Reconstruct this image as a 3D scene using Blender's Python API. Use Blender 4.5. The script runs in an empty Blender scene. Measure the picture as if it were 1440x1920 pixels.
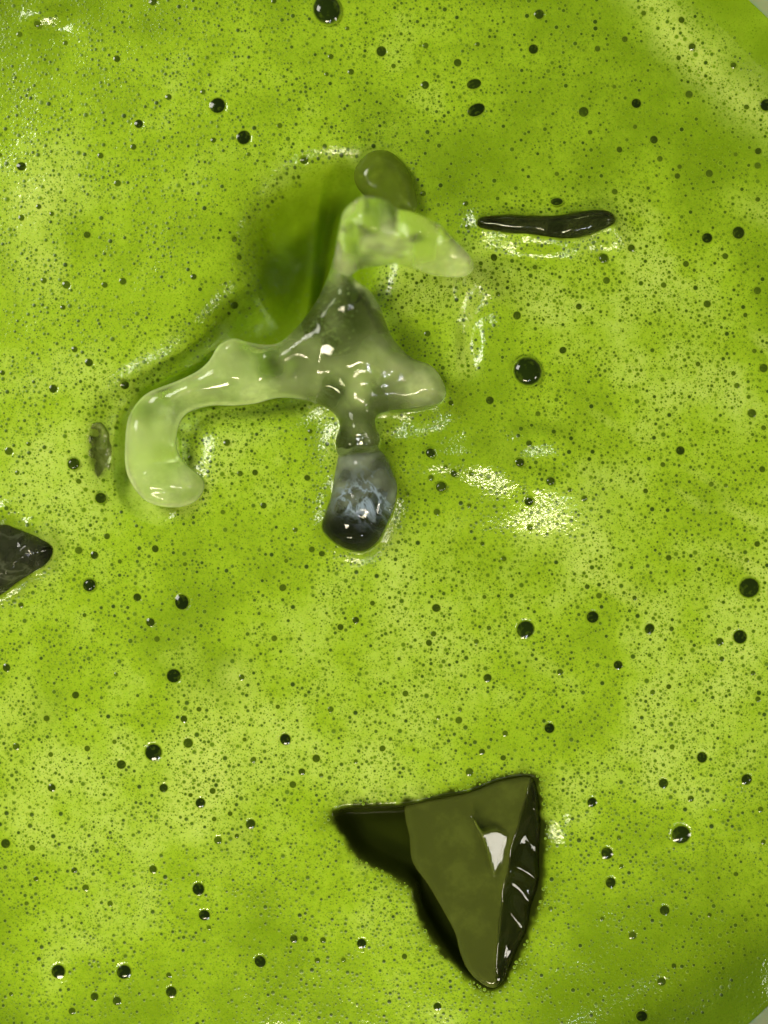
import bpy, math, random
import numpy as np
from mathutils import Vector, Matrix

# ------------------------------------------------------------------ camera, world, lamps
# 1 unit = 1 cm.  S photo pixels = 1 cm on the froth plane z = 0.
S, D = 296.0, 11.0
scn = bpy.context.scene
C = scn.collection
scn.render.engine = 'CYCLES'
scn.view_settings.view_transform = 'Standard'
scn.view_settings.look = 'None'
scn.view_settings.exposure = 0.10
scn.view_settings.gamma = 1.0
scn.cycles.use_denoising = True
scn.cycles.max_bounces = 10
scn.cycles.transmission_bounces = 8
scn.cycles.blur_glossy = 0.6
scn.cycles.sample_clamp_indirect = 6.0

cd = bpy.data.cameras.new('camera')
cam = bpy.data.objects.new('camera', cd)
C.objects.link(cam)
cam.location = (0, 0, D)
cam.rotation_euler = (0, 0, 0)
cd.sensor_fit = 'HORIZONTAL'
cd.angle = 2 * math.atan(1440 / S / 2 / D)
cd.clip_start, cd.clip_end = 0.1, 200
cd.dof.use_dof = True
cd.dof.focus_distance = D - 0.05
cd.dof.aperture_fstop = 0.13
scn.camera = cam

W = bpy.data.worlds.new('World')
scn.world = W
W.use_nodes = True
bg = W.node_tree.nodes['Background']
bg.inputs['Color'].default_value = (1.0, 0.96, 0.86, 1)
bg.inputs['Strength'].default_value = 0.085


def lamp(name, loc, target, sx, sy, power, col, roll=0.0):
    l = bpy.data.lights.new(name, 'AREA')
    l.shape = 'RECTANGLE'
    l.size, l.size_y = sx, sy
    l.energy = power
    l.color = col
    o = bpy.data.objects.new(name, l)
    C.objects.link(o)
    o.location = loc
    d = (Vector(target) - Vector(loc)).normalized()
    o.rotation_euler = (d.to_track_quat('-Z', 'Y').to_matrix() @ Matrix.Rotation(roll, 3, 'Z')).to_euler()
    return o


LAMPS = {'window': (-12.5, 7.5, 13.5), 'side': (16.5, -7.5, 13.0), 'warm': (-2.0, -15.0, 15.5), 'white': (5.0, -14.5, 16.0)}
lamp('window_light', LAMPS['window'], (0, 0, 0), 7.0, 7.0, 3250, (1.0, 0.96, 0.88))
lamp('side_lamp', LAMPS['side'], (0, 0, 0), 3.7, 3.7, 1250, (1.0, 0.93, 0.80))
lamp('warm_ceiling_lamp', LAMPS['warm'], (0, 0, 0), 6.5, 1.5, 2700, (1.0, 0.88, 0.62), 0.25)
lamp('white_strip_lamp', LAMPS['white'], (0, 0, 0), 5.0, 0.5, 700, (0.86, 0.86, 1.0), 0.6)

# ------------------------------------------------------------------ helpers
rng = np.random.default_rng(7)
random.seed(7)


def sm(a, b, x):
    t = np.clip((x - a) / (b - a), 0, 1)
    return t * t * (3 - 2 * t)


_lat = {}


def noise(x, y, scale, seed=0):
    """smooth value noise, -1..1"""
    if seed not in _lat:
        _lat[seed] = np.random.default_rng(1000 + seed).uniform(-1, 1, (256, 256))
    L = _lat[seed]
    u, v = np.asarray(x) / scale + 64.3, np.asarray(y) / scale + 64.7
    i, j = np.floor(u).astype(int), np.floor(v).astype(int)
    fu, fv = u - i, v - j
    fu = fu ** 3 * (fu * (fu * 6 - 15) + 10)
    fv = fv ** 3 * (fv * (fv * 6 - 15) + 10)
    g = lambda a, b: L[a % 256, b % 256]
    return ((g(i, j) * (1 - fu) + g(i + 1, j) * fu) * (1 - fv) +
            (g(i, j + 1) * (1 - fu) + g(i + 1, j + 1) * fu) * fv)


def zoomed(pts, x0, y0, k):
    return [(x0 + a * k, y0 + b * k) for a, b in pts]


def round_outline(pts, n=5):
    P = np.array(pts, float)
    out = []
    m = len(P)
    for i in range(m):
        p0, p1, p2, p3 = P[i - 1], P[i], P[(i + 1) % m], P[(i + 2) % m]
        for k in range(n):
            t = k / n
            out.append(0.5 * (2 * p1 + (p2 - p0) * t + (2 * p0 - 5 * p1 + 4 * p2 - p3) * t * t +
                              (3 * p1 - p0 - 3 * p2 + p3) * t ** 3))
    return np.array(out)


def inside_dist(x, y, poly):
    """distance to the outline, positive inside"""
    P = np.asarray(poly, float)
    x, y = np.asarray(x, float), np.asarray(y, float)
    d2 = np.full(x.shape, 1e12)
    ins = np.zeros(x.shape, bool)
    for k in range(len(P)):
        ax, ay = P[k]
        bx, by = P[(k + 1) % len(P)]
        ex, ey = bx - ax, by - ay
        wx, wy = x - ax, y - ay
        t = np.clip((wx * ex + wy * ey) / (ex * ex + ey * ey + 1e-9), 0, 1)
        d2 = np.minimum(d2, (wx - ex * t) ** 2 + (wy - ey * t) ** 2)
        c = (ay > y) != (by > y)
        if ay != by:
            ins ^= c & (x < ex * (y - ay) / (by - ay) + ax)
    d = np.sqrt(d2)
    return np.where(ins, d, -d)


def line_dist(x, y, pts):
    d2 = np.full(np.shape(x), 1e12)
    for (ax, ay), (bx, by) in zip(pts[:-1], pts[1:]):
        ex, ey = bx - ax, by - ay
        wx, wy = x - ax, y - ay
        t = np.clip((wx * ex + wy * ey) / (ex * ex + ey * ey + 1e-9), 0, 1)
        d2 = np.minimum(d2, (wx - ex * t) ** 2 + (wy - ey * t) ** 2)
    return np.sqrt(d2)


def surface_nets(F):
    n = F.shape
    acc = np.zeros(tuple(k - 1 for k in n) + (3,), np.float32)
    cnt = np.zeros(tuple(k - 1 for k in n), np.float32)
    for a in range(3):
        b, c = [k for k in range(3) if k != a]
        for ob in (0, 1):
            for oc in (0, 1):
                s0, s1 = [None] * 3, [None] * 3
                s0[a], s1[a] = slice(0, n[a] - 1), slice(1, n[a])
                s0[b] = s1[b] = slice(ob, n[b] - 1 + ob)
                s0[c] = s1[c] = slice(oc, n[c] - 1 + oc)
                f0, f1 = F[tuple(s0)], F[tuple(s1)]
                m = (f0 < 0) != (f1 < 0)
                t = np.where(m, f0 / np.where(m, f0 - f1, 1), 0)
                acc[..., a] += t
                acc[..., b] += m * ob
                acc[..., c] += m * oc
                cnt += m
    act = cnt > 0
    idx = np.full(act.shape, -1, np.int64)
    idx[act] = np.arange(act.sum())
    V = np.argwhere(act) + acc[act] / cnt[act][:, None]
    Q = []
    for a in range(3):
        b, c = [(1, 2), (2, 0), (0, 1)][a]
        s0, s1 = [None] * 3, [None] * 3
        s0[a], s1[a] = slice(0, n[a] - 1), slice(1, n[a])
        s0[b] = s1[b] = slice(1, n[b] - 1)
        s0[c] = s1[c] = slice(1, n[c] - 1)
        A, B = F[tuple(s0)] < 0, F[tuple(s1)] < 0
        for sign, mask in ((1, A & ~B), (-1, ~A & B)):
            e = np.argwhere(mask)
            if not len(e):
                continue
            e[:, b] += 1
            e[:, c] += 1
            cells = []
            for db, dc in ((-1, -1), (0, -1), (0, 0), (-1, 0)):
                q = e.copy()
                q[:, b] += db
                q[:, c] += dc
                cells.append(idx[q[:, 0], q[:, 1], q[:, 2]])
            q = np.stack(cells, 1)
            Q.append(q if sign > 0 else q[:, ::-1])
    return V, np.concatenate(Q)


def relax(V, Q, n=2, lam=0.5):
    E = np.concatenate([Q[:, [0, 1]], Q[:, [1, 2]], Q[:, [2, 3]], Q[:, [3, 0]]])
    for _ in range(n):
        s = np.zeros_like(V)
        k = np.zeros(len(V))
        np.add.at(s, E[:, 0], V[E[:, 1]])
        np.add.at(s, E[:, 1], V[E[:, 0]])
        np.add.at(k, E[:, 0], 1)
        np.add.at(k, E[:, 1], 1)
        V = V * (1 - lam) + lam * s / k[:, None]
    return V


def new_mesh(name, V, F, smooth=True):
    me = bpy.data.meshes.new(name)
    V = np.asarray(V, np.float32)
    F = np.asarray(F, np.int32)
    k = F.shape[1]
    me.vertices.add(len(V))
    me.vertices.foreach_set('co', V.ravel())
    me.loops.add(F.size)
    me.loops.foreach_set('vertex_index', F.ravel())
    me.polygons.add(len(F))
    me.polygons.foreach_set('loop_start', np.arange(0, F.size, k, dtype=np.int32))
    me.polygons.foreach_set('loop_total', np.full(len(F), k, np.int32))
    me.polygons.foreach_set('use_smooth', np.full(len(F), smooth))
    me.update(calc_edges=True)
    return me


def attr(me, name, vals):
    a = me.attributes.new(name, 'FLOAT', 'POINT')
    a.data.foreach_set('value', np.asarray(vals, np.float32))


def link(name, me, mat, parent=None, label=None, cat=None, group=None, kind=None):
    o = bpy.data.objects.new(name, me)
    C.objects.link(o)
    if mat is not None and me is not None and not me.materials:
        me.materials.append(mat)
    if parent:
        o.parent = parent
    for k, v in (('label', label), ('category', cat), ('group', group), ('kind', kind)):
        if v:
            o[k] = v
    return o


# ------------------------------------------------------------------ material helpers
class NT:
    def __init__(self, name):
        self.m = bpy.data.materials.new(name)
        self.m.use_nodes = True
        self.t = self.m.node_tree
        self.t.nodes.clear()
        self.out = self.n('ShaderNodeOutputMaterial')

    def n(self, typ, **kw):
        nd = self.t.nodes.new(typ)
        for k, v in kw.items():
            if k in nd.inputs:
                self.set(nd.inputs[k], v)
            else:
                setattr(nd, k, v)
        return nd

    def set(self, sock, v):
        if hasattr(v, 'is_output'):
            self.t.links.new(v, sock)
        else:
            if sock.type == 'RGBA' and len(v) == 3:
                v = (*v, 1)
            sock.default_value = v

    def math(self, op, a, b=0.0, clamp=False):
        nd = self.t.nodes.new('ShaderNodeMath')
        nd.operation = op
        nd.use_clamp = clamp
        self.set(nd.inputs[0], a)
        self.set(nd.inputs[1], b)
        return nd.outputs[0]

    def mix(self, f, a, b):
        nd = self.t.nodes.new('ShaderNodeMix')
        nd.data_type = 'RGBA'
        self.set(nd.inputs['Factor'], f)
        self.set(nd.inputs['A'], a)
        self.set(nd.inputs['B'], b)
        return nd.outputs['Result']

    def ramp(self, f, lo, hi):
        nd = self.n('ShaderNodeMapRange')
        nd.interpolation_type = 'SMOOTHSTEP'
        self.set(nd.inputs['Value'], f)
        nd.inputs['From Min'].default_value = lo
        nd.inputs['From Max'].default_value = hi
        return nd.outputs['Result']

    def noise(self, co, scale, detail=3.0, rough=0.5):
        nd = self.n('ShaderNodeTexNoise', Scale=scale, Detail=detail, Roughness=rough)
        self.set(nd.inputs['Vector'], co)
        return nd.outputs['Fac']

    def voro(self, co, scale, feature='F1'):
        nd = self.n('ShaderNodeTexVoronoi', feature=feature, Scale=scale)
        self.set(nd.inputs['Vector'], co)
        return nd.outputs['Distance']

    def attr(self, name):
        return self.n('ShaderNodeAttribute', attribute_name=name).outputs['Fac']

    def bump(self, h, strength, dist, normal=None):
        nd = self.n('ShaderNodeBump', Strength=strength, Distance=dist)
        self.set(nd.inputs['Height'], h)
        if normal:
            self.set(nd.inputs['Normal'], normal)
        return nd.outputs['Normal']

    def done(self, sh):
        self.t.links.new(sh, self.out.inputs['Surface'])
        return self.m


def froth_material():
    t = NT('matcha_froth')
    co = t.n('ShaderNodeTexCoord').outputs['Object']
    big = t.noise(co, 0.55, 4, 0.6)
    mid = t.noise(co, 3.2, 4, 0.6)
    grain = t.noise(co, 34, 3, 0.65)
    v1 = t.voro(co, 40)
    v2 = t.voro(co, 75)
    deep, bright, pale = (0.158, 0.268, 0.004), (0.300, 0.465, 0.016), (0.44, 0.590, 0.095)
    k = t.math('ADD', t.math('MULTIPLY', big, 0.62), t.math('MULTIPLY', mid, 0.38))
    k = t.math('SUBTRACT', k, t.math('MULTIPLY', t.attr('sparse_shade'), 0.17))
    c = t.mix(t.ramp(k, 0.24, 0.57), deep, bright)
    c = t.mix(t.ramp(k, 0.49, 0.70), c, pale)
    c = t.mix(t.math('MULTIPLY', t.attr('pale'), 0.8, True), c, (0.50, 0.63, 0.12))
    # the finest bubbles: darker windows in the froth
    pin = t.ramp(v1, 0.27, 0.12)
    pin2 = t.ramp(v2, 0.32, 0.14)
    spots = t.math('MULTIPLY', t.ramp(t.noise(co, 9, 2), 0.30, 0.50), pin)
    c = t.mix(t.math('MULTIPLY', t.math('ADD', t.math('MULTIPLY', spots, 0.80), t.math('MULTIPLY', pin2, 0.55), True), 1.0), c, (0.10, 0.19, 0.003))
    c = t.mix(t.math('MULTIPLY', t.ramp(grain, 0.48, 0.34), 0.40), c, (0.17, 0.30, 0.003))
    fr = t.attr('froth')
    liquid = t.mix(t.noise(co, 2.2), (0.012, 0.019, 0.002), (0.026, 0.037, 0.003))
    c = t.mix(fr, liquid, c)
    h = t.math('ADD', t.math('MULTIPLY', v1, 0.7), t.math('ADD', t.math('MULTIPLY', v2, 0.35), t.math('MULTIPLY', grain, 0.5)))
    nrm = t.bump(t.math('MULTIPLY', h, fr), 0.26, 0.010)
    b = t.n('ShaderNodeBsdfPrincipled', **{'Subsurface Weight': 0.55, 'Subsurface Scale': 0.06, 'IOR': 1.46})
    t.set(b.inputs['Specular IOR Level'], t.math('ADD', t.math('MULTIPLY', fr, 0.46), 0.04))
    t.set(b.inputs['Base Color'], c)
    t.set(b.inputs['Normal'], nrm)
    t.set(b.inputs['Roughness'], 0.13)
    b.inputs['Subsurface Radius'].default_value = (0.7, 1.0, 0.25)
    return t.done(b.outputs[0])


def bubble_material(name, single):
    t = NT(name)
    co = t.n('ShaderNodeTexCoord').outputs['Object']
    rim = t.attr('rim')
    tone = t.n('ShaderNodeAttribute', attribute_type='OBJECT', attribute_name='film').outputs['Fac'] if single else t.attr('tone')
    dark = t.mix(tone, (0.008, 0.017, 0.0015), (0.085, 0.145, 0.006)) if single else t.mix(tone, (0.030, 0.062, 0.002), (0.150, 0.265, 0.005))
    f = t.ramp(rim, 0.80 if single else 0.62, 1.06 if single else 1.0)
    if single:
        f = t.math('ADD', f, t.math('MULTIPLY', t.ramp(t.noise(co, 2.2, 2), 0.52, 0.75), 0.12), True)
    c = t.mix(f, dark, (0.24, 0.39, 0.012))
    b = t.n('ShaderNodeBsdfPrincipled', **{'Roughness': 0.09 if single else 0.32, 'IOR': 1.36})
    t.set(b.inputs['Base Color'], c)
    return t.done(b.outputs[0])


def ice_material(name, tint, milk_col, rough=0.04, milk=None, bump=0.10, bscale=5.0, cloud=(0.45, 0.7), sss=0.18, murk=None, var=1.14, wisp=None, wscale=6.0):
    """clear ice mixed with cloudy ice; the 'milk' attribute says where it is cloudy or painted pale at the rim"""
    t = NT(name)
    co = t.n('ShaderNodeTexCoord').outputs['Object']
    n1 = t.noise(co, 4.0, 5, 0.6)
    nrm = t.bump(t.noise(co, bscale, 3, 0.5), bump, 0.06)
    g = t.n('ShaderNodeBsdfPrincipled', **{'Base Color': tint, 'Roughness': rough, 'IOR': 1.31, 'Transmission Weight': 1.0})
    t.set(g.inputs['Normal'], nrm)
    s = t.n('ShaderNodeBsdfPrincipled', **{'Roughness': rough + 0.05, 'IOR': 1.31, 'Subsurface Weight': 1.0, 'Subsurface Scale': sss})
    s.inputs['Subsurface Radius'].default_value = (0.9, 1.0, 0.6)
    mc = t.mix(t.ramp(n1, 0.3, 0.75), milk_col, tuple(min(1, v * var) for v in milk_col))
    if murk:                                                       # the clearer ice holds a darker, olive murk
        mc = t.mix(t.ramp(t.attr('milk'), 0.15, 0.5), murk, mc)
    wv = None
    if wisp:                                                       # thin white veils frozen into the ice
        d3 = t.n('ShaderNodeTexNoise', Scale=wscale, Detail=4.0, Roughness=0.6, Distortion=1.2)
        t.set(d3.inputs['Vector'], co)
        wv = t.math('MULTIPLY', t.ramp(t.math('ABSOLUTE', t.math('SUBTRACT', d3.outputs['Fac'], 0.5)), 0.060, 0.0), t.attr('wisp'), True)
        mc = t.mix(wv, mc, wisp)
    t.set(s.inputs['Base Color'], mc)
    t.set(s.inputs['Normal'], nrm)
    m = t.math('MULTIPLY', t.attr('milk'), t.math('ADD', 0.74, t.math('MULTIPLY', t.ramp(n1, *cloud), 0.38)), True)
    if wv:
        m = t.math('MAXIMUM', m, t.math('MULTIPLY', wv, 0.7))
    mx = t.n('ShaderNodeMixShader')
    t.set(mx.inputs[0], m)
    t.t.links.new(g.outputs[0], mx.inputs[1])
    t.t.links.new(s.outputs[0], mx.inputs[2])
    return t.done(mx.outputs[0])


# ------------------------------------------------------------------ outlines read off the photograph
Z1 = (180, 240, 0.5278)
MAIN = round_outline(zoomed([
    (495, 752), (440, 775), (400, 830), (340, 875), (240, 915), (170, 945), (125, 1000), (108, 1080), (105, 1190), (125, 1260),
    (170, 1320), (230, 1345), (300, 1347), (355, 1322), (382, 1278), (370, 1238), (330, 1205), (297, 1170), (282, 1120), (290, 1060),
    (320, 1010), (400, 985), (480, 985), (560, 978), (640, 958), (720, 962), (800, 985), (850, 1020), (866, 1062), (850, 1115), (872, 1175),
    (985, 1170), (1012, 1110), (992, 1052), (1010, 1018), (1100, 1012), (1160, 1004), (1215, 987), (1246, 948), (1228, 890), (1190, 843), (1130, 820),
    (1090, 790), (1050, 740), (1030, 690), (1005, 630), (970, 580), (920, 545), (905, 500), (890, 470), (850, 470), (832, 520), (800, 590), (770, 640),
    (720, 710), (660, 765), (600, 774), (540, 764)], *Z1), 3)
HEAD = round_outline(zoomed([
    (840, 480), (852, 420), (866, 350), (886, 290), (930, 252), (980, 243), (1030, 255), (1070, 285), (1130, 295), (1200, 325), (1260, 370),
    (1312, 420), (1352, 460), (1342, 492), (1300, 508), (1220, 511), (1150, 495), (1080, 476), (1000, 480), (930, 492), (880, 520)], *Z1), 4)
BACK = round_outline(zoomed([
    (915, 170), (925, 130), (960, 90), (1010, 75), (1060, 90), (1110, 150), (1135, 220), (1138, 295), (1080, 310), (1030, 285), (980, 265), (930, 215)], *Z1), 4)
OVAL = round_outline(zoomed([
    (862, 1160), (895, 1125), (950, 1115), (1015, 1145), (1052, 1210), (1072, 1275), (1062, 1345), (1035, 1420), (1002, 1480), (950, 1512),
    (890, 1502), (830, 1465), (798, 1420), (812, 1370), (835, 1300), (848, 1225)], *Z1), 4)
Z2 = (560, 1380, 0.4167)
OPENING = round_outline(zoomed([
    (160, 340), (300, 322), (490, 312), (640, 278), (780, 252), (900, 206), (1040, 186), (1066, 230), (1083, 330), (1094, 480), (1090, 640),
    (1055, 780), (1004, 920), (940, 1050), (905, 1110), (868, 1128), (810, 1098), (720, 1025), (640, 935), (560, 825), (530, 740), (505, 655),
    (400, 600), (290, 540), (220, 460)], *Z2), 3)
WEDGE = round_outline(zoomed([
    (488, 286), (640, 262), (780, 238), (900, 195), (1042, 174), (1070, 236), (1082, 350), (1094, 480), (1090, 630), (1056, 770), (1004, 910),
    (935, 1050), (885, 1108), (830, 1100), (760, 1040), (720, 950), (700, 870), (640, 760), (580, 660), (510, 560), (498, 450), (480, 370)], *Z2), 3)
FLECK = round_outline(zoomed([(776, 352), (825, 402), (880, 394), (942, 438), (922, 520), (876, 608), (850, 545), (824, 455)], *Z2), 3)
Z3 = (840, 340, 0.2778)
SLIVER = round_outline(zoomed([
    (190, 285), (220, 252), (320, 240), (440, 238), (560, 242), (700, 243), (800, 232), (900, 212), (1020, 203), (1092, 223), (1118, 265),
    (1092, 312), (1000, 352), (900, 382), (800, 397), (680, 392), (560, 372), (430, 362), (300, 342), (210, 322)], *Z3), 3)
Z4 = (0, 900, 0.2917)
CHUNK = round_outline(zoomed([
    (-620, 420), (-420, 300), (-150, 290), (0, 283), (60, 280), (180, 328), (310, 383), (366, 432), (352, 505), (300, 562), (190, 625), (90, 700), (0, 752),
    (-150, 800), (-420, 720)], *Z4), 3)
SHARD = round_outline([(168, 800), (186, 790), (200, 812), (206, 850), (198, 886), (180, 896), (168, 872), (164, 832)], 3)

# ------------------------------------------------------------------ froth height field (photo pixels, 296 to the cm)
CX, CY, RAD = 544.0, 958.0, 1270.0


def stretch(lo, hi, step, far_lo, far_hi):
    a = np.arange(lo, hi + step, step)
    left = lo - np.cumsum(np.linspace(8, 60, 60))
    right = a[-1] + np.cumsum(np.linspace(8, 60, 60))
    left = left[left > far_lo][::-1]
    right = right[right < far_hi]
    return np.concatenate([[far_lo], left, a, right, [far_hi]])


gx = stretch(-60, 1500, 3.0, CX - RAD - 20, CX + RAD + 20)
gy = stretch(-60, 1980, 3.0, CY - RAD - 20, CY + RAD + 20)
X, Y = np.meshgrid(gx, gy, indexing='ij')


def height_at(x, y, field):
    i = np.clip(np.searchsorted(gx, x) - 1, 0, len(gx) - 2)
    j = np.clip(np.searchsorted(gy, y) - 1, 0, len(gy) - 2)
    u = (x - gx[i]) / (gx[i + 1] - gx[i])
    v = (y - gy[j]) / (gy[j + 1] - gy[j])
    return (field[i, j] * (1 - u) * (1 - v) + field[i + 1, j] * u * (1 - v) + field[i, j + 1] * (1 - u) * v + field[i + 1, j + 1] * u * v)


def mirror_slope(px_, py_, which):
    """surface slope (per pixel, image axes) that mirrors a lamp into the camera"""
    p_ = Vector(((px_ - 720) / S, (960 - py_) / S, 0))
    hv = (Vector(LAMPS[which]) - p_).normalized() + (Vector((0, 0, D)) - p_).normalized()
    return -hv.x / hv.z, hv.y / hv.z



# (x, y, radius) of the bubbles that stand out one by one
BUB = [(613, 20, 26), (408, 198, 16), (457, 258, 14), (260, 232, 9), (219, 110, 7), (316, 182, 6), (250, 275, 6), (40, 312, 9), (220, 343, 7),
       (70, 46, 7), (37, 65, 6), (287, 3, 8), (715, 96, 10), (798, 85, 6), (858, 117, 8), (797, 159, 8), (889, 157, 12), (893, 206, 15),
       (1000, 92, 10), (1011, 27, 10), (1193, 194, 10), (1291, 178, 8), (1226, 262, 8), (1094, 210, 10), (1120, 92, 6), (1171, 74, 6),
       (1275, 42, 6), (1296, 90, 7), (1373, 125, 6), (1436, 198, 13), (1330, 325, 8), (1420, 311, 7), (1421, 284, 7), (1043, 380, 10), (1152, 360, 6),
       (1326, 446, 11), (1385, 436, 13), (1237, 298, 6), (1286, 495, 6), (1131, 485, 9), (1137, 526, 7), (1183, 466, 7), (1420, 545, 8), (1326, 570, 7),
       (969, 592, 8), (1055, 657, 7), (988, 697, 26), (918, 751, 8), (990, 832, 6), (807, 850, 9), (851, 888, 6), (883, 889, 5), (827, 913, 10),
       (808, 896, 6), (819, 960, 7), (973, 868, 8), (1030, 903, 8), (991, 940, 8), (1008, 776, 5), (1275, 845, 9), (1432, 690, 9), (1410, 775, 9),
       (1429, 880, 6), (1333, 908, 5), (1404, 1102, 20), (985, 1180, 18), (1111, 1157, 13), (1218, 1179, 10), (1387, 1194, 14), (1349, 1203, 8),
       (1123, 1117, 6), (1159, 1247, 9), (1030, 1365, 11), (914, 1271, 8), (818, 1140, 8), (893, 1203, 5), (530, 1102, 7), (667, 1163, 7), (514, 1197, 6),
       (341, 1129, 15), (326, 1267, 14), (282, 1167, 9), (257, 1120, 8), (168, 1097, 12), (148, 1032, 7), (177, 1041, 8), (138, 870, 11), (188, 934, 11),
       (291, 1029, 7), (232, 721, 9), (167, 680, 8), (140, 655, 6), (100, 729, 8), (288, 1410, 17), (353, 1393, 10), (535, 1386, 11), (228, 1433, 9),
       (475, 1425, 6), (593, 1422, 8), (376, 1505, 10), (307, 1477, 9), (97, 1477, 8), (164, 1403, 6), (470, 1545, 10), (549, 1471, 7), (409, 1575, 8),
       (10, 1582, 9), (12, 1252, 8), (109, 1822, 14), (232, 1823, 15), (321, 1860, 11), (219, 1877, 9), (177, 1869, 8), (135, 1896, 7), (372, 1667, 12),
       (383, 1716, 11), (488, 1802, 12), (551, 1760, 8), (678, 1768, 10), (595, 1800, 6), (160, 1665, 7), (139, 1632, 6), (287, 1630, 8), (1277, 1565, 19),
       (1316, 1420, 11), (1399, 1461, 11), (1244, 1469, 10), (1110, 1504, 10), (1145, 1655, 11), (1138, 1600, 12), (1246, 1707, 10), (1186, 1754, 8),
       (1202, 1903, 11), (1239, 1839, 9), (820, 1886, 8), (880, 1447, 8), (717, 1403, 6), (453, 1270, 6), (142, 1303, 7), (345, 1348, 7), (437, 569, 8),
       (570, 299, 8), (230, 527, 7), (124, 534, 8), (163, 440, 7), (82, 526, 6), (196, 534, 6), (363, 519, 6), (447, 480, 6), (450, 888, 6), (478, 886, 6),
       (425, 830, 7), (576, 896, 6), (494, 948, 6), (1254, 1046, 6), (1094, 935, 6), (17, 846, 8), (1085, 575, 6), (926, 483, 7), (933, 553, 5), (1360, 480, 6),
       (1270, 330, 6), (60, 1590, 6), (30, 1400, 7), (1420, 1020, 6), (1050, 1260, 6), (760, 1300, 6), (620, 1330, 6), (860, 1350, 7), (566, 1447, 7)]

dM, dH, dB, dO = (inside_dist(X, Y, p) for p in (MAIN, HEAD, BACK, OVAL))
dP, dW, dS, dC, dD = (inside_dist(X, Y, p) for p in (OPENING, WEDGE, SLIVER, CHUNK, SHARD))
rr = np.hypot(X - CX, Y - CY)
dwall = RAD - rr
ang = np.arctan2(Y - CY, X - CX)

h = 4 * noise(X, Y, 330, 1) + 1.6 * noise(X, Y, 140, 2) + 0.6 * noise(X, Y, 48, 3) + 0.25 * noise(X, Y, 16, 4)
# froth creeping up the cup wall, folded along it
near = sm(330, 60, dwall) * sm(850, 1150, X)
h += 46 * np.exp(-np.maximum(dwall, 0) / 70)
h += near * (4 * np.sin(dwall / 27.0 + 2.4 * noise(X, Y, 170, 5)) + 4 * noise(ang * 700, dwall, 90, 6))
# streaked folds down the right side
h += sm(1000, 1420, X) * 2 * np.sin((Y * 0.80 + X * 0.45) / 34.0 + 2.0 * noise(X, Y, 120, 7)) * sm(380, 520, Y) * sm(1500, 1150, Y)
# bank of froth left of the ice and the trough between them
lip = [(640, 300), (600, 345), (588, 420), (582, 500), (580, 560), (566, 612), (535, 640), (480, 650), (420, 640), (350, 690), (260, 735), (215, 800), (214, 900)]
dl = line_dist(X, Y, lip)
iceside = np.maximum(dM, dH)
strip = round_outline([(640, 300), (606, 345), (592, 420), (584, 500), (581, 560), (566, 612), (538, 642), (480, 656), (430, 642), (360, 690), (262, 735),
                       (222, 790), (214, 880), (240, 960), (320, 975), (330, 860), (340, 770), (560, 720), (640, 560), (665, 420), (690, 340)], 3)
dT = inside_dist(X, Y, strip)
wk = np.exp(-(((X - 540) / 150) ** 2 + ((Y - 490) / 170) ** 2))
fade = sm(250, 370, Y) * sm(985, 860, Y)
drop = (48 + 100 * wk) * fade
trough = drop * np.exp(-(np.maximum(-dT, 0) / (34 + 74 * wk)) ** 2)


def blur(a, n, times=3):
    for _ in range(times):
        for ax_ in (0, 1):
            pad = [(0, 0), (0, 0)]
            pad[ax_] = (n + 1, n)
            c_ = np.cumsum(np.pad(a, pad, mode='edge'), axis=ax_)
            a = (np.take(c_, range(2 * n + 1, c_.shape[ax_]), ax_) - np.take(c_, range(0, c_.shape[ax_] - 2 * n - 1), ax_)) / (2 * n + 1)
    return a


trough += 46 * sm(380, 575, X) * sm(690, 610, X) * np.exp(-((Y - 462) / 78) ** 2) * sm(-20, -2, -dT + 18)
trough = blur(trough, 6)
h -= trough
h -= 50 * fade * blur(sm(-3, 7, dT), 1)
# places where the froth slopes so that it mirrors a lamp
for px_, py_, sx_, sy_, which in ((985, 955, 130, 100, 'warm'), (848, 872, 92, 44, 'warm'), (915, 905, 60, 46, 'warm'), (800, 800, 62, 44, 'white'), (1010, 845, 55, 36, 'white'),
                                  (878, 585, 20, 75, 'warm'), (1000, 472, 75, 22, 'warm'), (1135, 452, 22, 30, 'white'), (1042, 1560, 20, 45, 'warm'),
                                  (22, 962, 26, 18, 'warm'), (90, 40, 34, 20, 'warm'), (905, 560, 26, 44, 'white'), (735, 815, 28, 20, 'warm')):
    a_, b_ = mirror_slope(px_, py_, which)
    a_ -= float(height_at(px_ + 12, py_, h) - height_at(px_ - 12, py_, h)) / 24
    b_ -= float(height_at(px_, py_ + 12, h) - height_at(px_, py_ - 12, h)) / 24
    u_, v_ = (X - px_), (Y - py_)
    h += np.exp(-(np.abs(u_ / sx_) ** 2.6 + np.abs(v_ / sy_) ** 2.6)) * (a_ * u_ + b_ * v_)
# meniscus up every ice edge
for dd, a in ((dM, 9), (dO, 12), (dS, 15), (dC, 9)):
    h += a * np.exp(-np.maximum(-dd, 0) / 20.0) * (1 + 0.4 * noise(X, Y, 40, 9))
h += 14 * np.exp(-(((X - 1150) / 26) ** 2 + ((Y - 440) / 40) ** 2))
# small dents round the single bubbles
for bx, by, br in BUB:
    if 8 <= br < 20:
        i0, i1 = np.searchsorted(gx, [bx - 3 * br, bx + 3 * br])
        j0, j1 = np.searchsorted(gy, [by - 3 * br, by + 3 * br])
        q = np.hypot(X[i0:i1, j0:j1] - bx, Y[i0:i1, j0:j1] - by) / br
        h[i0:i1, j0:j1] += br * (0.05 * np.exp(-((q - 1.3) / 0.3) ** 2) - 0.20 * np.exp(-(q / 0.95) ** 4))
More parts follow.
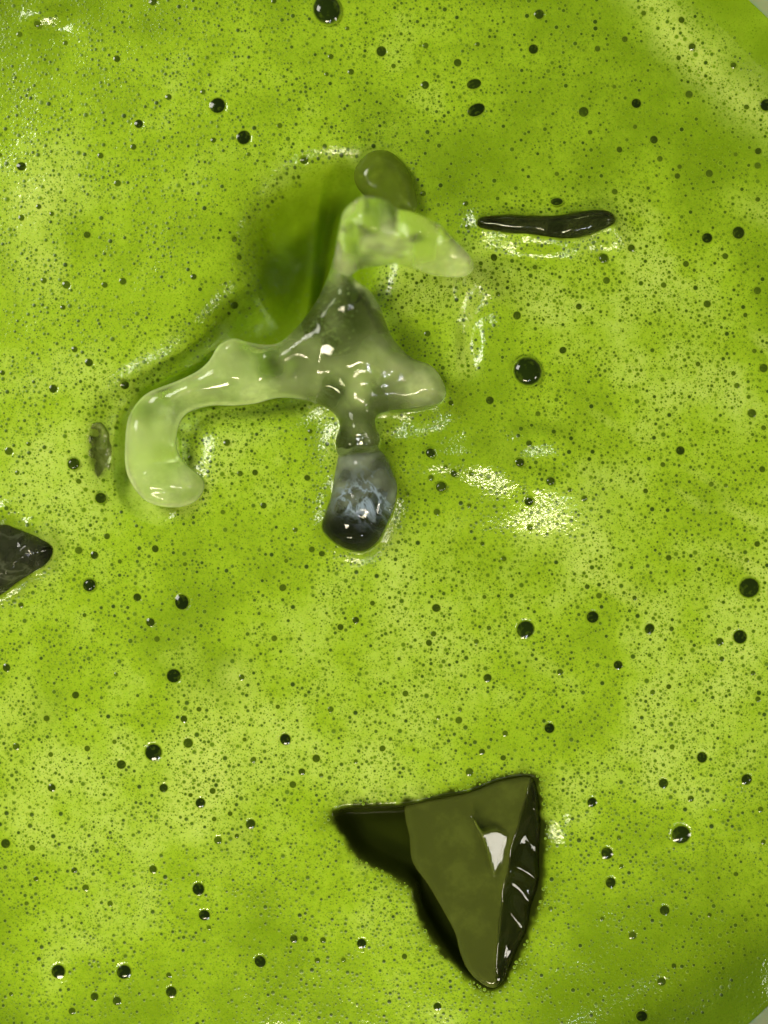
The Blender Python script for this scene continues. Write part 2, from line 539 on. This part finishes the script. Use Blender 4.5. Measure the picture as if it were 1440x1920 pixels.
# no froth under the ice: open liquid, lower down
ragged = 5 * noise(X, Y, 22, 11) + 3 * noise(X, Y, 9, 12)
froth = np.ones_like(X)
h_top = h.copy()
centre = sm(500, 620, X)
h -= 80 * sm(14, 44, dM) * centre
froth *= 1 - sm(12, 34, dM + ragged) * centre
for dd, depth, e0, e1 in ((dO, 90, 8, 30), (dP, 60, -6, 12), (dS, 40, -1, 14), (dC, 80, 6, 28), (dD, 10, 0, 14)):
    if dd is dP:
        h = h + (-depth - h) * blur(sm(0, 14, dd), 1)
    else:
        h -= depth * sm(e0, e1, dd)
    froth *= 1 - (0.45 if dd is dD else 1.0) * (sm(-18, -3, dd + 1.1 * ragged) if dd is dP else sm(e0 - 7, e1 - 5, dd + 0.7 * ragged))
# froth thins to grey-green round the sunken wedge and the chunk
thin = np.maximum(0.30 * sm(-46, 0, dP + 3 * ragged), 0.30 * sm(-34, 0, dC + 2 * ragged))
thin = np.maximum(thin, 0.24 * sm(-26, 0, dO + ragged))
froth *= 1 - thin
pale = np.zeros_like(X)
pale += 0.9 * np.exp(-(line_dist(X, Y, [(1190, -40), (1290, 90), (1370, 170), (1470, 240)]) / 38) ** 2)
pale += 0.55 * np.exp(-(line_dist(X, Y, [(405, 1290), (400, 1420), (360, 1540)]) / 75) ** 2) * (1 + 0.5 * noise(X, Y, 50, 24))
pale += 0.6 * np.exp(-(line_dist(X, Y, [(75, 390), (60, 480)]) / 60) ** 2) + 0.35 * np.exp(-(line_dist(X, Y, [(30, 1330), (60, 1560)]) / 60) ** 2)
pale += 0.7 * np.exp(-(np.maximum(-dM, 0) / 22) ** 2) * sm(800, 560, X) * sm(720, 800, Y)
pale += 0.5 * np.exp(-(line_dist(X, Y, [(880, 520), (870, 680)]) / 26) ** 2)
pale = np.clip(pale + 0.25 * noise(X, Y, 60, 14) * (pale > 0.05), 0, 1)

ru, rv = (X * 0.87 + Y * 0.5), (-X * 0.5 + Y * 0.87)
pale = np.clip(pale + 0.75 * sm(0.15, 0.75, noise(ru / 5.0, rv, 62, 15) + 0.4 * noise(ru / 4, rv, 27, 16)) * sm(880, 1200, X) * sm(330, 460, Y) * sm(1650, 1250, Y), 0, 1)
sparse_shade = np.clip(0.9 * sm(420, 90, dwall) + 0.55 * sm(330, 60, Y) * sm(1250, 900, X) + 0.65 * noise(X, Y, 230, 17) + 0.3 * noise(X, Y, 95, 18)
                 + 0.8 * np.exp(-(((X - 980) / 190) ** 2 + ((Y - 330) / 110) ** 2)) + 1.2 * sm(22, 90, trough) - 0.6 * np.exp(-(((X - 430) / 110) ** 2 + ((Y - 860) / 80) ** 2)), -1, 1.6)  # thin froth is darker; the trough term paints the hollow's shade into the colour
nx, ny = X.shape
idg = np.arange(nx * ny).reshape(nx, ny)
q = np.stack([idg[:-1, :-1], idg[:-1, 1:], idg[1:, 1:], idg[1:, :-1]], -1).reshape(-1, 4)
cxq = (X[:-1, :-1] + X[1:, 1:]) / 2 - CX
cyq = (Y[:-1, :-1] + Y[1:, 1:]) / 2 - CY
q = q[(np.hypot(cxq, cyq) < RAD + 14).ravel()]
V = np.stack([(X - 720) / S, (960 - Y) / S, h / S], -1).reshape(-1, 3)
used = np.unique(q)
remap = np.full(nx * ny, -1)
remap[used] = np.arange(len(used))
me = new_mesh('matcha_drink', V[used], remap[q])
attr(me, 'froth', froth.ravel()[used])
attr(me, 'pale', pale.ravel()[used])
attr(me, 'sparse_shade', sparse_shade.ravel()[used])
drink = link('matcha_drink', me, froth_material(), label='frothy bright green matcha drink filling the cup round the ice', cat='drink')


# ------------------------------------------------------------------ bubbles
def cap_mesh(name, seg, rings, rise):
    V, F, R = [(0, 0, rise)], [], [0.0]
    for k in range(1, rings + 1):
        r = k / rings
        z = rise * (1 - r * r) if rise < 0.4 else rise * math.sqrt(max(0, 1 - r * r * 0.94))
        for s in range(seg):
            a = 2 * math.pi * s / seg
            V.append((r * math.cos(a), r * math.sin(a), z))
            R.append(r)
    for s in range(seg):
        s2 = (s + 1) % seg
        F.append((0, 1 + s, 1 + s2))
        for k in range(1, rings):
            a, b = 1 + (k - 1) * seg, 1 + k * seg
            F += [(a + s, b + s, b + s2), (a + s, b + s2, a + s2)]
    return np.array(V), np.array(F), np.array(R)


bub_mat = bubble_material('bubble_film', True)
caps = []
for rise in (0.14, 0.22, 0.5):
    v, f, r = cap_mesh('bubble', 14, 4 if rise > 0.4 else 3, rise)
    m = new_mesh('bubble', v, f)
    attr(m, 'rim', r)
    m.materials.append(bub_mat)
    caps.append(m)

ice_d = np.max(np.stack([dM, dH, dB, dO, dP + 5, dS, dC, dD]), 0)
blocked = np.maximum(ice_d, np.maximum(dT + 2, np.where((X < 640) & (Y > 300) & (Y < 670), 105 * wk - dl + 16 * noise(X, Y, 30, 23), -99)))
singles = list(BUB)
while len(singles) < 298:
    x, y = random.uniform(0, 1440), random.uniform(0, 1920)
    r = random.choice((4.2, 4.6, 5.0, 5.4, 6.0))
    if height_at(x, y, blocked) > -10 or math.hypot(x - CX, y - CY) > RAD - 70:
        continue
    if any(math.hypot(x - a, y - b) < r + c + 7 for a, b, c in singles):
        continue
    singles.append((x, y, r))
for i, (x, y, r) in enumerate(singles):
    glassy = (x, y) in ((613, 20), (988, 697), (138, 870), (168, 1097), (827, 913), (991, 940), (1030, 903), (973, 868), (807, 850), (851, 888), (1131, 485))
    o = bpy.data.objects.new('bubble', caps[2] if glassy else caps[i % 2])
    C.objects.link(o)
    o.parent = drink
    o['film'] = float(np.clip(random.uniform(0, 0.45) + (0 if glassy else 0.5) * (9.5 - r) / 5, 0, 1)) if r < 18 else 0.05
    sx = 1.28 if (x, y) in ((889, 157), (893, 206), (1043, 380)) else random.uniform(0.95, 1.08)
    r = r * (1.12 if glassy else 1.0)
    o.scale = (r * sx / S, r * random.uniform(0.94, 1.04) / S / (1.2 if sx > 1.2 else 1), r / S)
    rim = max(float(height_at(x + r * math.cos(t), y + r * math.sin(t), h)) for t in np.linspace(0, 5.5, 8))
    o.location = ((x - 720) / S, (960 - y) / S, (rim + 0.3) / S)
    gxs = float(height_at(x + 9, y, h_top) - height_at(x - 9, y, h_top)) / 18
    gys = float(height_at(x, y + 9, h_top) - height_at(x, y - 9, h_top)) / 18
    n = Vector((-gxs, gys, 1)).normalized()
    o.rotation_euler = n.to_track_quat('Z', 'Y').to_euler()
    o.rotation_euler.rotate_axis('Z', random.uniform(-0.3, 0.3) if sx > 1.2 else random.uniform(0, 6))

# the countless smaller ones, joined
N = 95000
bx, by = rng.uniform(-40, 1480, N), rng.uniform(-40, 1960, N)
br = 1.15 + 3.0 * rng.power(0.20, N)
br[:900] = rng.uniform(3.8, 5.6, 900)
keep = (height_at(bx, by, blocked) < -3) & (np.hypot(bx - CX, by - CY) < RAD - 60)
keep &= noise(bx, by, 75, 21) + 0.5 * noise(bx, by, 24, 22) + rng.uniform(-0.9, 0.9, N) > -0.75
# lacework of cells hugging the ice
M = 2600
lx, ly = [], []
for poly, wd, cnt in ((OPENING, 34, 900), (CHUNK, 34, 260), (OVAL, 24, 520), (MAIN, 26, 900), (SLIVER, 30, 320)):
    k = rng.integers(0, len(poly), cnt)
    t = rng.uniform(0, 1, cnt)
    p = poly[k] * (1 - t[:, None]) + poly[(k + 1) % len(poly)] * t[:, None]
    off = rng.normal(0, wd, (cnt, 2))
    lx.append(p[:, 0] + off[:, 0])
    ly.append(p[:, 1] + off[:, 1])
lx, ly = np.concatenate(lx), np.concatenate(ly)
lr = rng.uniform(1.4, 3.6, len(lx))
lk = (height_at(lx, ly, np.maximum(ice_d, dT)) < -2)
bx, by, br = np.concatenate([bx[keep], lx[lk]]), np.concatenate([by[keep], ly[lk]]), np.concatenate([br[keep], lr[lk]])
ok = np.ones(len(bx), bool)
for sx_, sy_, sr in singles:
    ok &= np.hypot(bx - sx_, by - sy_) > sr + br + 0.5
order = np.argsort(-br)
bx, by, br, ok = bx[order], by[order], br[order], ok[order]
cells = {}
for i in range(len(bx)):
    if not ok[i]:
        continue
    ci, cj = int(bx[i] // 10), int(by[i] // 10)
    hit = False
    for a in (-1, 0, 1):
        for b in (-1, 0, 1):
            for k in cells.get((ci + a, cj + b), ()):
                if (bx[i] - bx[k]) ** 2 + (by[i] - by[k]) ** 2 < (br[i] + br[k]) ** 2 * 0.9:
                    hit = True
    if hit:
        ok[i] = False
    else:
        cells.setdefault((ci, cj), []).append(i)
bx, by, br = bx[ok], by[ok], br[ok]
cells = None
me_parts, rims, tones, off = [], [], [], 0
faces = []
for small in (False, True):
    sel = (br < 2.0) == small
    cx_, cy_, cr_ = bx[sel], by[sel], br[sel]
    v, f, r = cap_mesh('tiny', 6, 1, 0.1) if small else cap_mesh('tiny', 8, 2, 0.12)
    bz = height_at(cx_, cy_, h) + 0.35
    gX = (height_at(cx_ + 5, cy_, h_top) - height_at(cx_ - 5, cy_, h_top)) / 10
    gY = (height_at(cx_, cy_ + 5, h_top) - height_at(cx_, cy_ - 5, h_top)) / 10
    n = len(cx_)
    VX = cx_[:, None] + v[None, :, 0] * cr_[:, None]
    VY = cy_[:, None] - v[None, :, 1] * cr_[:, None]
    VZ = bz[:, None] + v[None, :, 2] * cr_[:, None] + gX[:, None] * (VX - cx_[:, None]) + gY[:, None] * (VY - cy_[:, None])
    me_parts.append(np.stack([(VX - 720) / S, (960 - VY) / S, VZ / S], -1).reshape(-1, 3))
    faces.append((f[None] + (np.arange(n) * len(v))[:, None, None]).reshape(-1, 3) + off)
    off += n * len(v)
    rims.append(np.tile(r, n))
    tones.append(np.repeat(np.clip(rng.uniform(0.0, 1.0, n) * 0.75 + 0.32 - (cr_ - 1.3) / 9, 0, 1), len(v)))
me = new_mesh('fine_bubbles', np.concatenate(me_parts), np.concatenate(faces))
attr(me, 'rim', np.concatenate(rims))
attr(me, 'tone', np.concatenate(tones))
link('fine_bubbles', me, bubble_material('fine_bubble_film', False), drink, kind='stuff')
print('fine bubbles', len(bx), 'faces', len(me.polygons))


# ------------------------------------------------------------------ ice
def solid(name, field, box, step, mat, zmid, milk, wisp=None, **kw):
    """mesh of field(x, y, z) < 0, all in photo pixels"""
    x0, x1, y0, y1, z0, z1 = box
    ax, ay, az = (np.arange(a, b + step, step) for a, b in ((x0, x1), (y0, y1), (z0, z1)))
    GX, GY = np.meshgrid(ax, ay, indexing='ij')
    F = field(GX, GY, az).astype(np.float32)
    V, Q = surface_nets(F)
    V = relax(V, Q, 3)
    V = V * step + np.array([x0, y0, z0])
    k = (D - zmid / S) / D
    P = np.stack([(V[:, 0] - 720) / S * k, (960 - V[:, 1]) / S * k, V[:, 2] / S], -1)
    a, b, c = P[Q[:, 0]], P[Q[:, 1]], P[Q[:, 2]]
    if np.einsum('ij,ij->', a, np.cross(b, c)) < 0:
        Q = Q[:, ::-1]
    base = np.array([P[:, 0].mean(), P[:, 1].mean(), P[:, 2].min()])
    me = new_mesh(name, P - base, Q)
    attr(me, 'milk', milk(V[:, 0], V[:, 1], V[:, 2]))
    if wisp:
        attr(me, 'wisp', wisp(V[:, 0], V[:, 1]))
    o = link(name, me, mat, **kw)
    o.location = base
    return o


def pillow(poly, w, H, zc):
    """rounded slab: outline poly, rim rounding w, half height H(x, y), mid-plane zc(x, y)"""
    def f(GX, GY, az):
        d = inside_dist(GX, GY, poly)
        u = 1 - np.minimum(d / w, 1.0)
        HH, ZZ = H(GX, GY, d), zc(GX, GY, d)
        return ((az[None, None, :] - ZZ[..., None]) / HH[..., None]) ** 2 + (np.sign(u) * u * u)[..., None] - 1
    return f


def box_of(poly, z0, z1, pad=14):
    return (poly[:, 0].min() - pad, poly[:, 0].max() + pad, poly[:, 1].min() - pad, poly[:, 1].max() + pad, z0, z1)


G = 'pieces of melting ice floating in the green drink'
g2 = lambda x, y, cx, cy, sx, sy: np.exp(-((x - cx) / sx) ** 2 - ((y - cy) / sy) ** 2)

mat_main = ice_material('melting_ice', (0.86, 0.96, 0.62), (0.62, 0.74, 0.32), 0.02, bump=0.08, bscale=3, murk=(0.26, 0.35, 0.10))


def main_H(x, y, d):
    return 46 - 12 * sm(540, 440, x) + 30 * g2(x, y, 640, 610, 90, 90) + 22 * g2(x, y, 770, 700, 60, 50) - 4 * g2(x, y, 670, 820, 50, 40) + 4 * noise(x, y, 45, 31)


def main_z0(x, y):
    return (26 + 22 * g2(x, y, 640, 600, 90, 110) + 8 * noise(x, y, 80, 32) + 3 * noise(x, y, 30, 33) - 0.26 * (x - 285) * sm(740, 800, y) * sm(440, 380, x) - 0.30 * (y - 715) * sm(600, 540, x) * sm(790, 750, y) + 5 * np.abs(noise(x, y, 55, 36))
            + 62 * g2(x, y, 645, 470, 50, 55) + 16 * g2(x, y, 676, 815, 40, 40))


def main_top(x, y):
    x, y = np.array([float(x)]), np.array([float(y)])
    d = inside_dist(x, y, MAIN)
    return float((main_z0(x, y) + main_H(x, y, d) * np.sqrt(1 - (1 - np.minimum(d / 40, 1)) ** 2))[0])


RAMPS = []
for px_, py_, sx_, sy_, which in ((660, 582, 44, 50, 'white'), (724, 706, 52, 38, 'white'), (446, 672, 40, 24, 'warm'), (640, 640, 30, 26, 'warm'), (676, 815, 20, 22, 'white')):
    a_, b_ = mirror_slope(px_, py_, which)
    RAMPS.append((px_, py_, sx_, sy_, a_ - (main_top(px_ + 8, py_) - main_top(px_ - 8, py_)) / 16, b_ - (main_top(px_, py_ + 8) - main_top(px_, py_ - 8)) / 16))


def main_zc(x, y, d):
    z = main_z0(x, y)
    for px_, py_, sx_, sy_, a_, b_ in RAMPS:
        w_ = np.exp(-(np.abs((x - px_) / sx_) ** 2.6 + np.abs((y - py_) / sy_) ** 2.6))
        z = z + w_ * (a_ * (x - px_) + b_ * (y - py_) + 0.5 * noise(x, y, 13, 35))
    return z


main = solid('ice_chunk', pillow(MAIN, 40, main_H, main_zc), box_of(MAIN, -130, 230), 3.5, mat_main, 30,
    lambda x, y, z: np.clip(0.17 * sm(560, 430, x) + 0.245 + 0.09 * g2(x, y, 740, 710, 90, 60) - 0.08 * g2(x, y, 630, 590, 90, 80) - 0.12 * g2(x, y, 675, 820, 50, 50) + 0.14 * noise(x, y, 40, 34) + 0.28 * sm(9, 1, inside_dist(x, y, MAIN)) * sm(620, 480, x) * sm(0, 20, z), 0.03, 1),  # last term paints the arm's bright refracted edge as cloudiness
    label='largest melting ice chunk, with a pale curled arm reaching left', cat='ice', group=G)

def beads(name, spots, parent, mat, zoff, kind=None):
    """round air bubbles set into the ice; spots are (x, y, radius, z) in photo pixels"""
    V, F = [], []
    seg, rings = 8, 5
    base = np.array(parent.location)
    for x, y, r_, z in spots:
        o0 = len(V)
        for a in range(rings + 1):
            th = math.pi * a / rings
            for b in range(seg):
                ph = 2 * math.pi * b / seg
                V.append(np.array([(x - 720 + r_ * math.sin(th) * math.cos(ph)) / S, (960 - y + r_ * math.sin(th) * math.sin(ph)) / S, (z + r_ * math.cos(th)) / S]) - base)
        for a in range(rings):
            for b in range(seg):
                F.append((o0 + a * seg + b, o0 + (a + 1) * seg + b, o0 + (a + 1) * seg + (b + 1) % seg, o0 + a * seg + (b + 1) % seg))
    return link(name, new_mesh(name, np.array(V), np.array(F)), mat, parent, kind=kind)


t = NT('trapped_air')
mat_air = t.done(t.n('ShaderNodeBsdfPrincipled', **{'Base Color': (0.26, 0.33, 0.13), 'Roughness': 0.2}).outputs[0])
sp = []
while len(sp) < 120:
    x_, y_ = random.gauss(610, 40), random.gauss(625, 42)
    if inside_dist(np.array([x_]), np.array([y_]), MAIN)[0] > 22:
        sp.append((x_, y_, random.uniform(0.7, 1.6), main_top(x_, y_) - random.uniform(12, 40)))
beads('air_bubbles', sp, main, mat_air, 0, 'stuff')

mat_head = ice_material('clear_ice', (0.94, 0.98, 0.82), (0.66, 0.76, 0.36), 0.03, bump=0.5, bscale=4.5)
head = solid('ice_chunk', pillow(
    HEAD, 44,
    lambda x, y, d: 44 + 12 * g2(x, y, 690, 420, 50, 40) - 14 * sm(780, 900, x) + 5 * noise(x, y, 40, 41),
    lambda x, y, d: 150 + 22 * g2(x, y, 690, 410, 60, 50) - 34 * sm(760, 900, x) - 50 * sm(440, 520, y) + 10 * noise(x, y, 42, 42) - 14 * np.abs(noise(x, y, 48, 44))),
    box_of(HEAD, 20, 270), 3.5, mat_head, 150,
    lambda x, y, z: np.clip(0.07 + 0.22 * sm(675, 640, x) + 0.12 * sm(790, 870, x) + 0.34 * noise(x, y, 35, 43), 0.08, 0.9),
    label='pale clear ice tip pointing right above the largest ice chunk', cat='ice', group=G)

mat_back = ice_material('froth_coated_ice', (0.5, 0.6, 0.25), (0.125, 0.178, 0.012), 0.12)
solid('ice_chunk', pillow(BACK, 44, lambda x, y, d: 40 + 3 * noise(x, y, 30, 51), lambda x, y, d: 6 + 0.12 * (y - 330) + 3 * noise(x, y, 40, 52)),
      box_of(BACK, -70, 90), 3.5, mat_back, 10, lambda x, y, z: np.full(np.shape(x), 0.9),
      label='dull olive ice hump half sunk behind the pale pointed tip', cat='ice', group=G)

mat_oval = ice_material('grey_ice', (0.80, 0.88, 0.78), (0.27, 0.31, 0.21), 0.02, bump=0.2, bscale=3, cloud=(0.42, 0.60), murk=(0.075, 0.095, 0.035), wisp=(0.33, 0.42, 0.50), wscale=3.8)
solid('ice_chunk', pillow(
    OVAL, 52, lambda x, y, d: 56 + 3 * noise(x, y, 30, 61),
    lambda x, y, d: 8 - 0.07 * (y - 900) + 4 * noise(x, y, 36, 62)),
    box_of(OVAL, -120, 130), 3.5, mat_oval, 10,
    lambda x, y, z: np.clip(0.16 + 0.36 * sm(1000, 900, y) * (0.8 + 0.5 * noise(x + 0.4 * y, y, 26, 63)) + 0.05 * noise(x, y, 14, 64), 0.05, 0.9),
    wisp=lambda x, y: np.clip(1.2 * g2(x, y, 695, 935, 50, 48) + g2(x, y, 652, 938, 20, 22), 0, 1),
    label='grey oval ice lump with bluish wisps below the largest ice chunk', cat='ice', group=G)


WEDGE_FALL = float(np.clip(mirror_slope(985, 1620, 'side')[1] - 0.164 * mirror_slope(985, 1620, 'side')[0] / 0.986, -0.13, 0.13))


def wedge_field(GX, GY, az):
    d = inside_dist(GX, GY, WEDGE)
    A, B = np.array((984.0, 1470.0)), np.array((922.0, 1842.0))         # ridge line
    e = (B - A) / np.hypot(*(B - A))
    s = (GX - A[0]) * e[1] * 1.0 - (GY - A[1]) * e[0]                    # >0 on the right of the ridge
    s = s + 16 * np.sin((GY - 1470) / 372 * math.pi * 1.0) * sm(1470, 1560, GY)
    along = (GY - A[1])
    fa, fb = mirror_slope(985, 1620, 'side')                     # the right facet leans towards the side lamp
    ks = fa / 0.986
    ka = float(np.clip(fb - 0.164 * ks, -0.13, 0.13))
    face = 12 + 0.10 * s + ka * along + 2.2 * noise(GX, GY, 120, 71)
    fl = sm(-1.2, 1.6, inside_dist(GX, GY, FLECK))
    ma, mb = mirror_slope(905, 1565, 'side')                 # a splinter standing proud, leaning to the side lamp
    fs = np.maximum(0, -(0.0986 - ma) * (GX - 950) - (0.0164 + ka - mb) * (GY - 1566))
    face = face + fl * fs
    facet = 14 + ks * s + ka * along + 6.2 * (1 + 0.3 * noise(GX, GY, 55, 74)) * np.sin((along - np.abs(s - 26 - 8 * noise(GX, GY, 80, 75)) * 0.9) / 18.0 + 1.5 * noise(GX, GY, 75, 72)) * sm(0, 22, s) + 0.5 * noise(GX, GY, 30, 73) * sm(0, 20, s)
    top = np.minimum(face, facet)
    bot = np.full_like(top, -150.0)
    rim = 8 * (1 - np.minimum(np.maximum(d, 0) / 12, 1)) ** 2
    z = az[None, None, :]
    return np.maximum(np.maximum(z - (top - rim)[..., None], bot[..., None] - z), -d[..., None])


mat_wedge = ice_material('murky_ice', (0.70, 0.78, 0.58), (0.082, 0.104, 0.014), 0.025, bump=0.02, bscale=2.0, sss=0.12, var=1.03)


def wedge_milk(x, y, z):
    s = (x - 984) + (y - 1470) * 62 / 372
    return np.clip(sm(14, -4, s + 16 * np.sin((y - 1470) / 372 * math.pi)) * 1.2, 0.16, 1)


wedge = solid('ice_chunk', wedge_field, box_of(WEDGE, -158, 96), 2.8, mat_wedge, -20, wedge_milk,
      label='big triangular olive ice wedge sunk in a dark froth opening', cat='ice', group=G)

for x_, y_, r_ in ((858, 1575, 2.6), (855, 1719, 6.0), (838, 1690, 2.2)):
    s_ = (x_ - 984) * 0.986 + (y_ - 1470) * 0.164
    beads('air_bubble', [(x_, y_, r_, 12 + 0.10 * s_ + WEDGE_FALL * (y_ - 1842) + 1.5 - 0.3 * r_)], wedge, mat_air, 0)

mat_dark = ice_material('dark_ice', (0.50, 0.60, 0.34), (0.034, 0.046, 0.009), 0.02)
solid('ice_chunk', pillow(SLIVER, 26, lambda x, y, d: 19 + 2 * noise(x, y, 30, 81), lambda x, y, d: 17 + 4 * sm(1050, 1130, x) + 1.2 * noise(x, y, 60, 82)),
      box_of(SLIVER, -70, 60), 2.6, mat_dark, 0, lambda x, y, z: np.clip(0.6 + 0.3 * noise(x, y, 30, 83), 0.1, 0.9),
      label='thin dark ice sliver lying alone in the froth', cat='ice', group=G)

mat_chunk = ice_material('smoky_ice', (0.5, 0.55, 0.42), (0.040, 0.048, 0.020), 0.08, bump=0.5, bscale=7, wisp=(0.10, 0.115, 0.06), wscale=4.0)
solid('ice_chunk', pillow(CHUNK, 40, lambda x, y, d: 50 + 4 * noise(x, y, 22, 91), lambda x, y, d: -10 - 0.05 * x + 6 * noise(x, y, 40, 92) + 3 * noise(x, y, 14, 93)),
      box_of(CHUNK, -110, 70), 3.2, mat_chunk, 0, lambda x, y, z: np.clip(0.95 - 0.9 * sm(70, 100, x) + 0.2 * noise(x, y, 18, 94), 0.05, 1),
      wisp=lambda x, y: sm(85, 60, x),
      label='smoky grey ice corner poking in at the frame edge, tip glinting', cat='ice', group=G)

mat_shard = ice_material('wet_ice', (0.5, 0.55, 0.4), (0.19, 0.26, 0.05), 0.05, bump=0.8, bscale=9)
solid('ice_chunk', pillow(SHARD, 20, lambda x, y, d: 7 + 2 * noise(x, y, 12, 95), lambda x, y, d: np.asarray(height_at(x, y, h)) - 2 + 7 * noise(x, y, 13, 96)),
      box_of(SHARD, -120, 60), 2.6, mat_shard, 0, lambda x, y, z: np.full(np.shape(x), 0.85),
      label='small wet grey ice fragment just left of the curled arm', cat='ice', group=G)

# ------------------------------------------------------------------ cup
def cup():
    prof = []
    z_rim, z_bot = 0.85, -6.5
    inner = [(RAD / S + 0.045 * z, z) for z in np.linspace(z_bot, z_rim, 12)]
    outer = [(r + 0.22, z) for r, z in inner[::-1]]
    prof = [(0.0, z_bot)] + inner + [(inner[-1][0] + 0.06, z_rim + 0.06), (outer[0][0] - 0.06, z_rim + 0.06)] + outer + [(outer[-1][0] - 0.1, z_bot - 0.25), (0.0, z_bot - 0.25)]
    seg = 160
    V, F = [], []
    for r, z in prof:
        for k in range(seg):
            a = 2 * math.pi * k / seg
            V.append((r * math.cos(a), r * math.sin(a), z))
    for i in range(len(prof) - 1):
        for k in range(seg):
            k2 = (k + 1) % seg
            F.append((i * seg + k, i * seg + k2, (i + 1) * seg + k2, (i + 1) * seg + k))
    V = np.array(V)
    V[:, 2] += 6.75
    t = NT('cup_plastic')
    co = t.n('ShaderNodeTexCoord').outputs['Object']
    b = t.n('ShaderNodeBsdfPrincipled', **{'Roughness': 0.28, 'Subsurface Weight': 0.6, 'Subsurface Scale': 0.3, 'IOR': 1.45})
    t.set(b.inputs['Base Color'], t.mix(t.noise(co, 1.5, 3), (0.30, 0.33, 0.20), (0.40, 0.43, 0.29)))
    me = new_mesh('cup', V, F)
    o = link('cup', me, t.done(b.outputs[0]), label='pale grey-green cup whose wall shows at the corners', cat='cup')
    o.location = ((CX - 720) / S, (960 - CY) / S, -6.75)


cup()
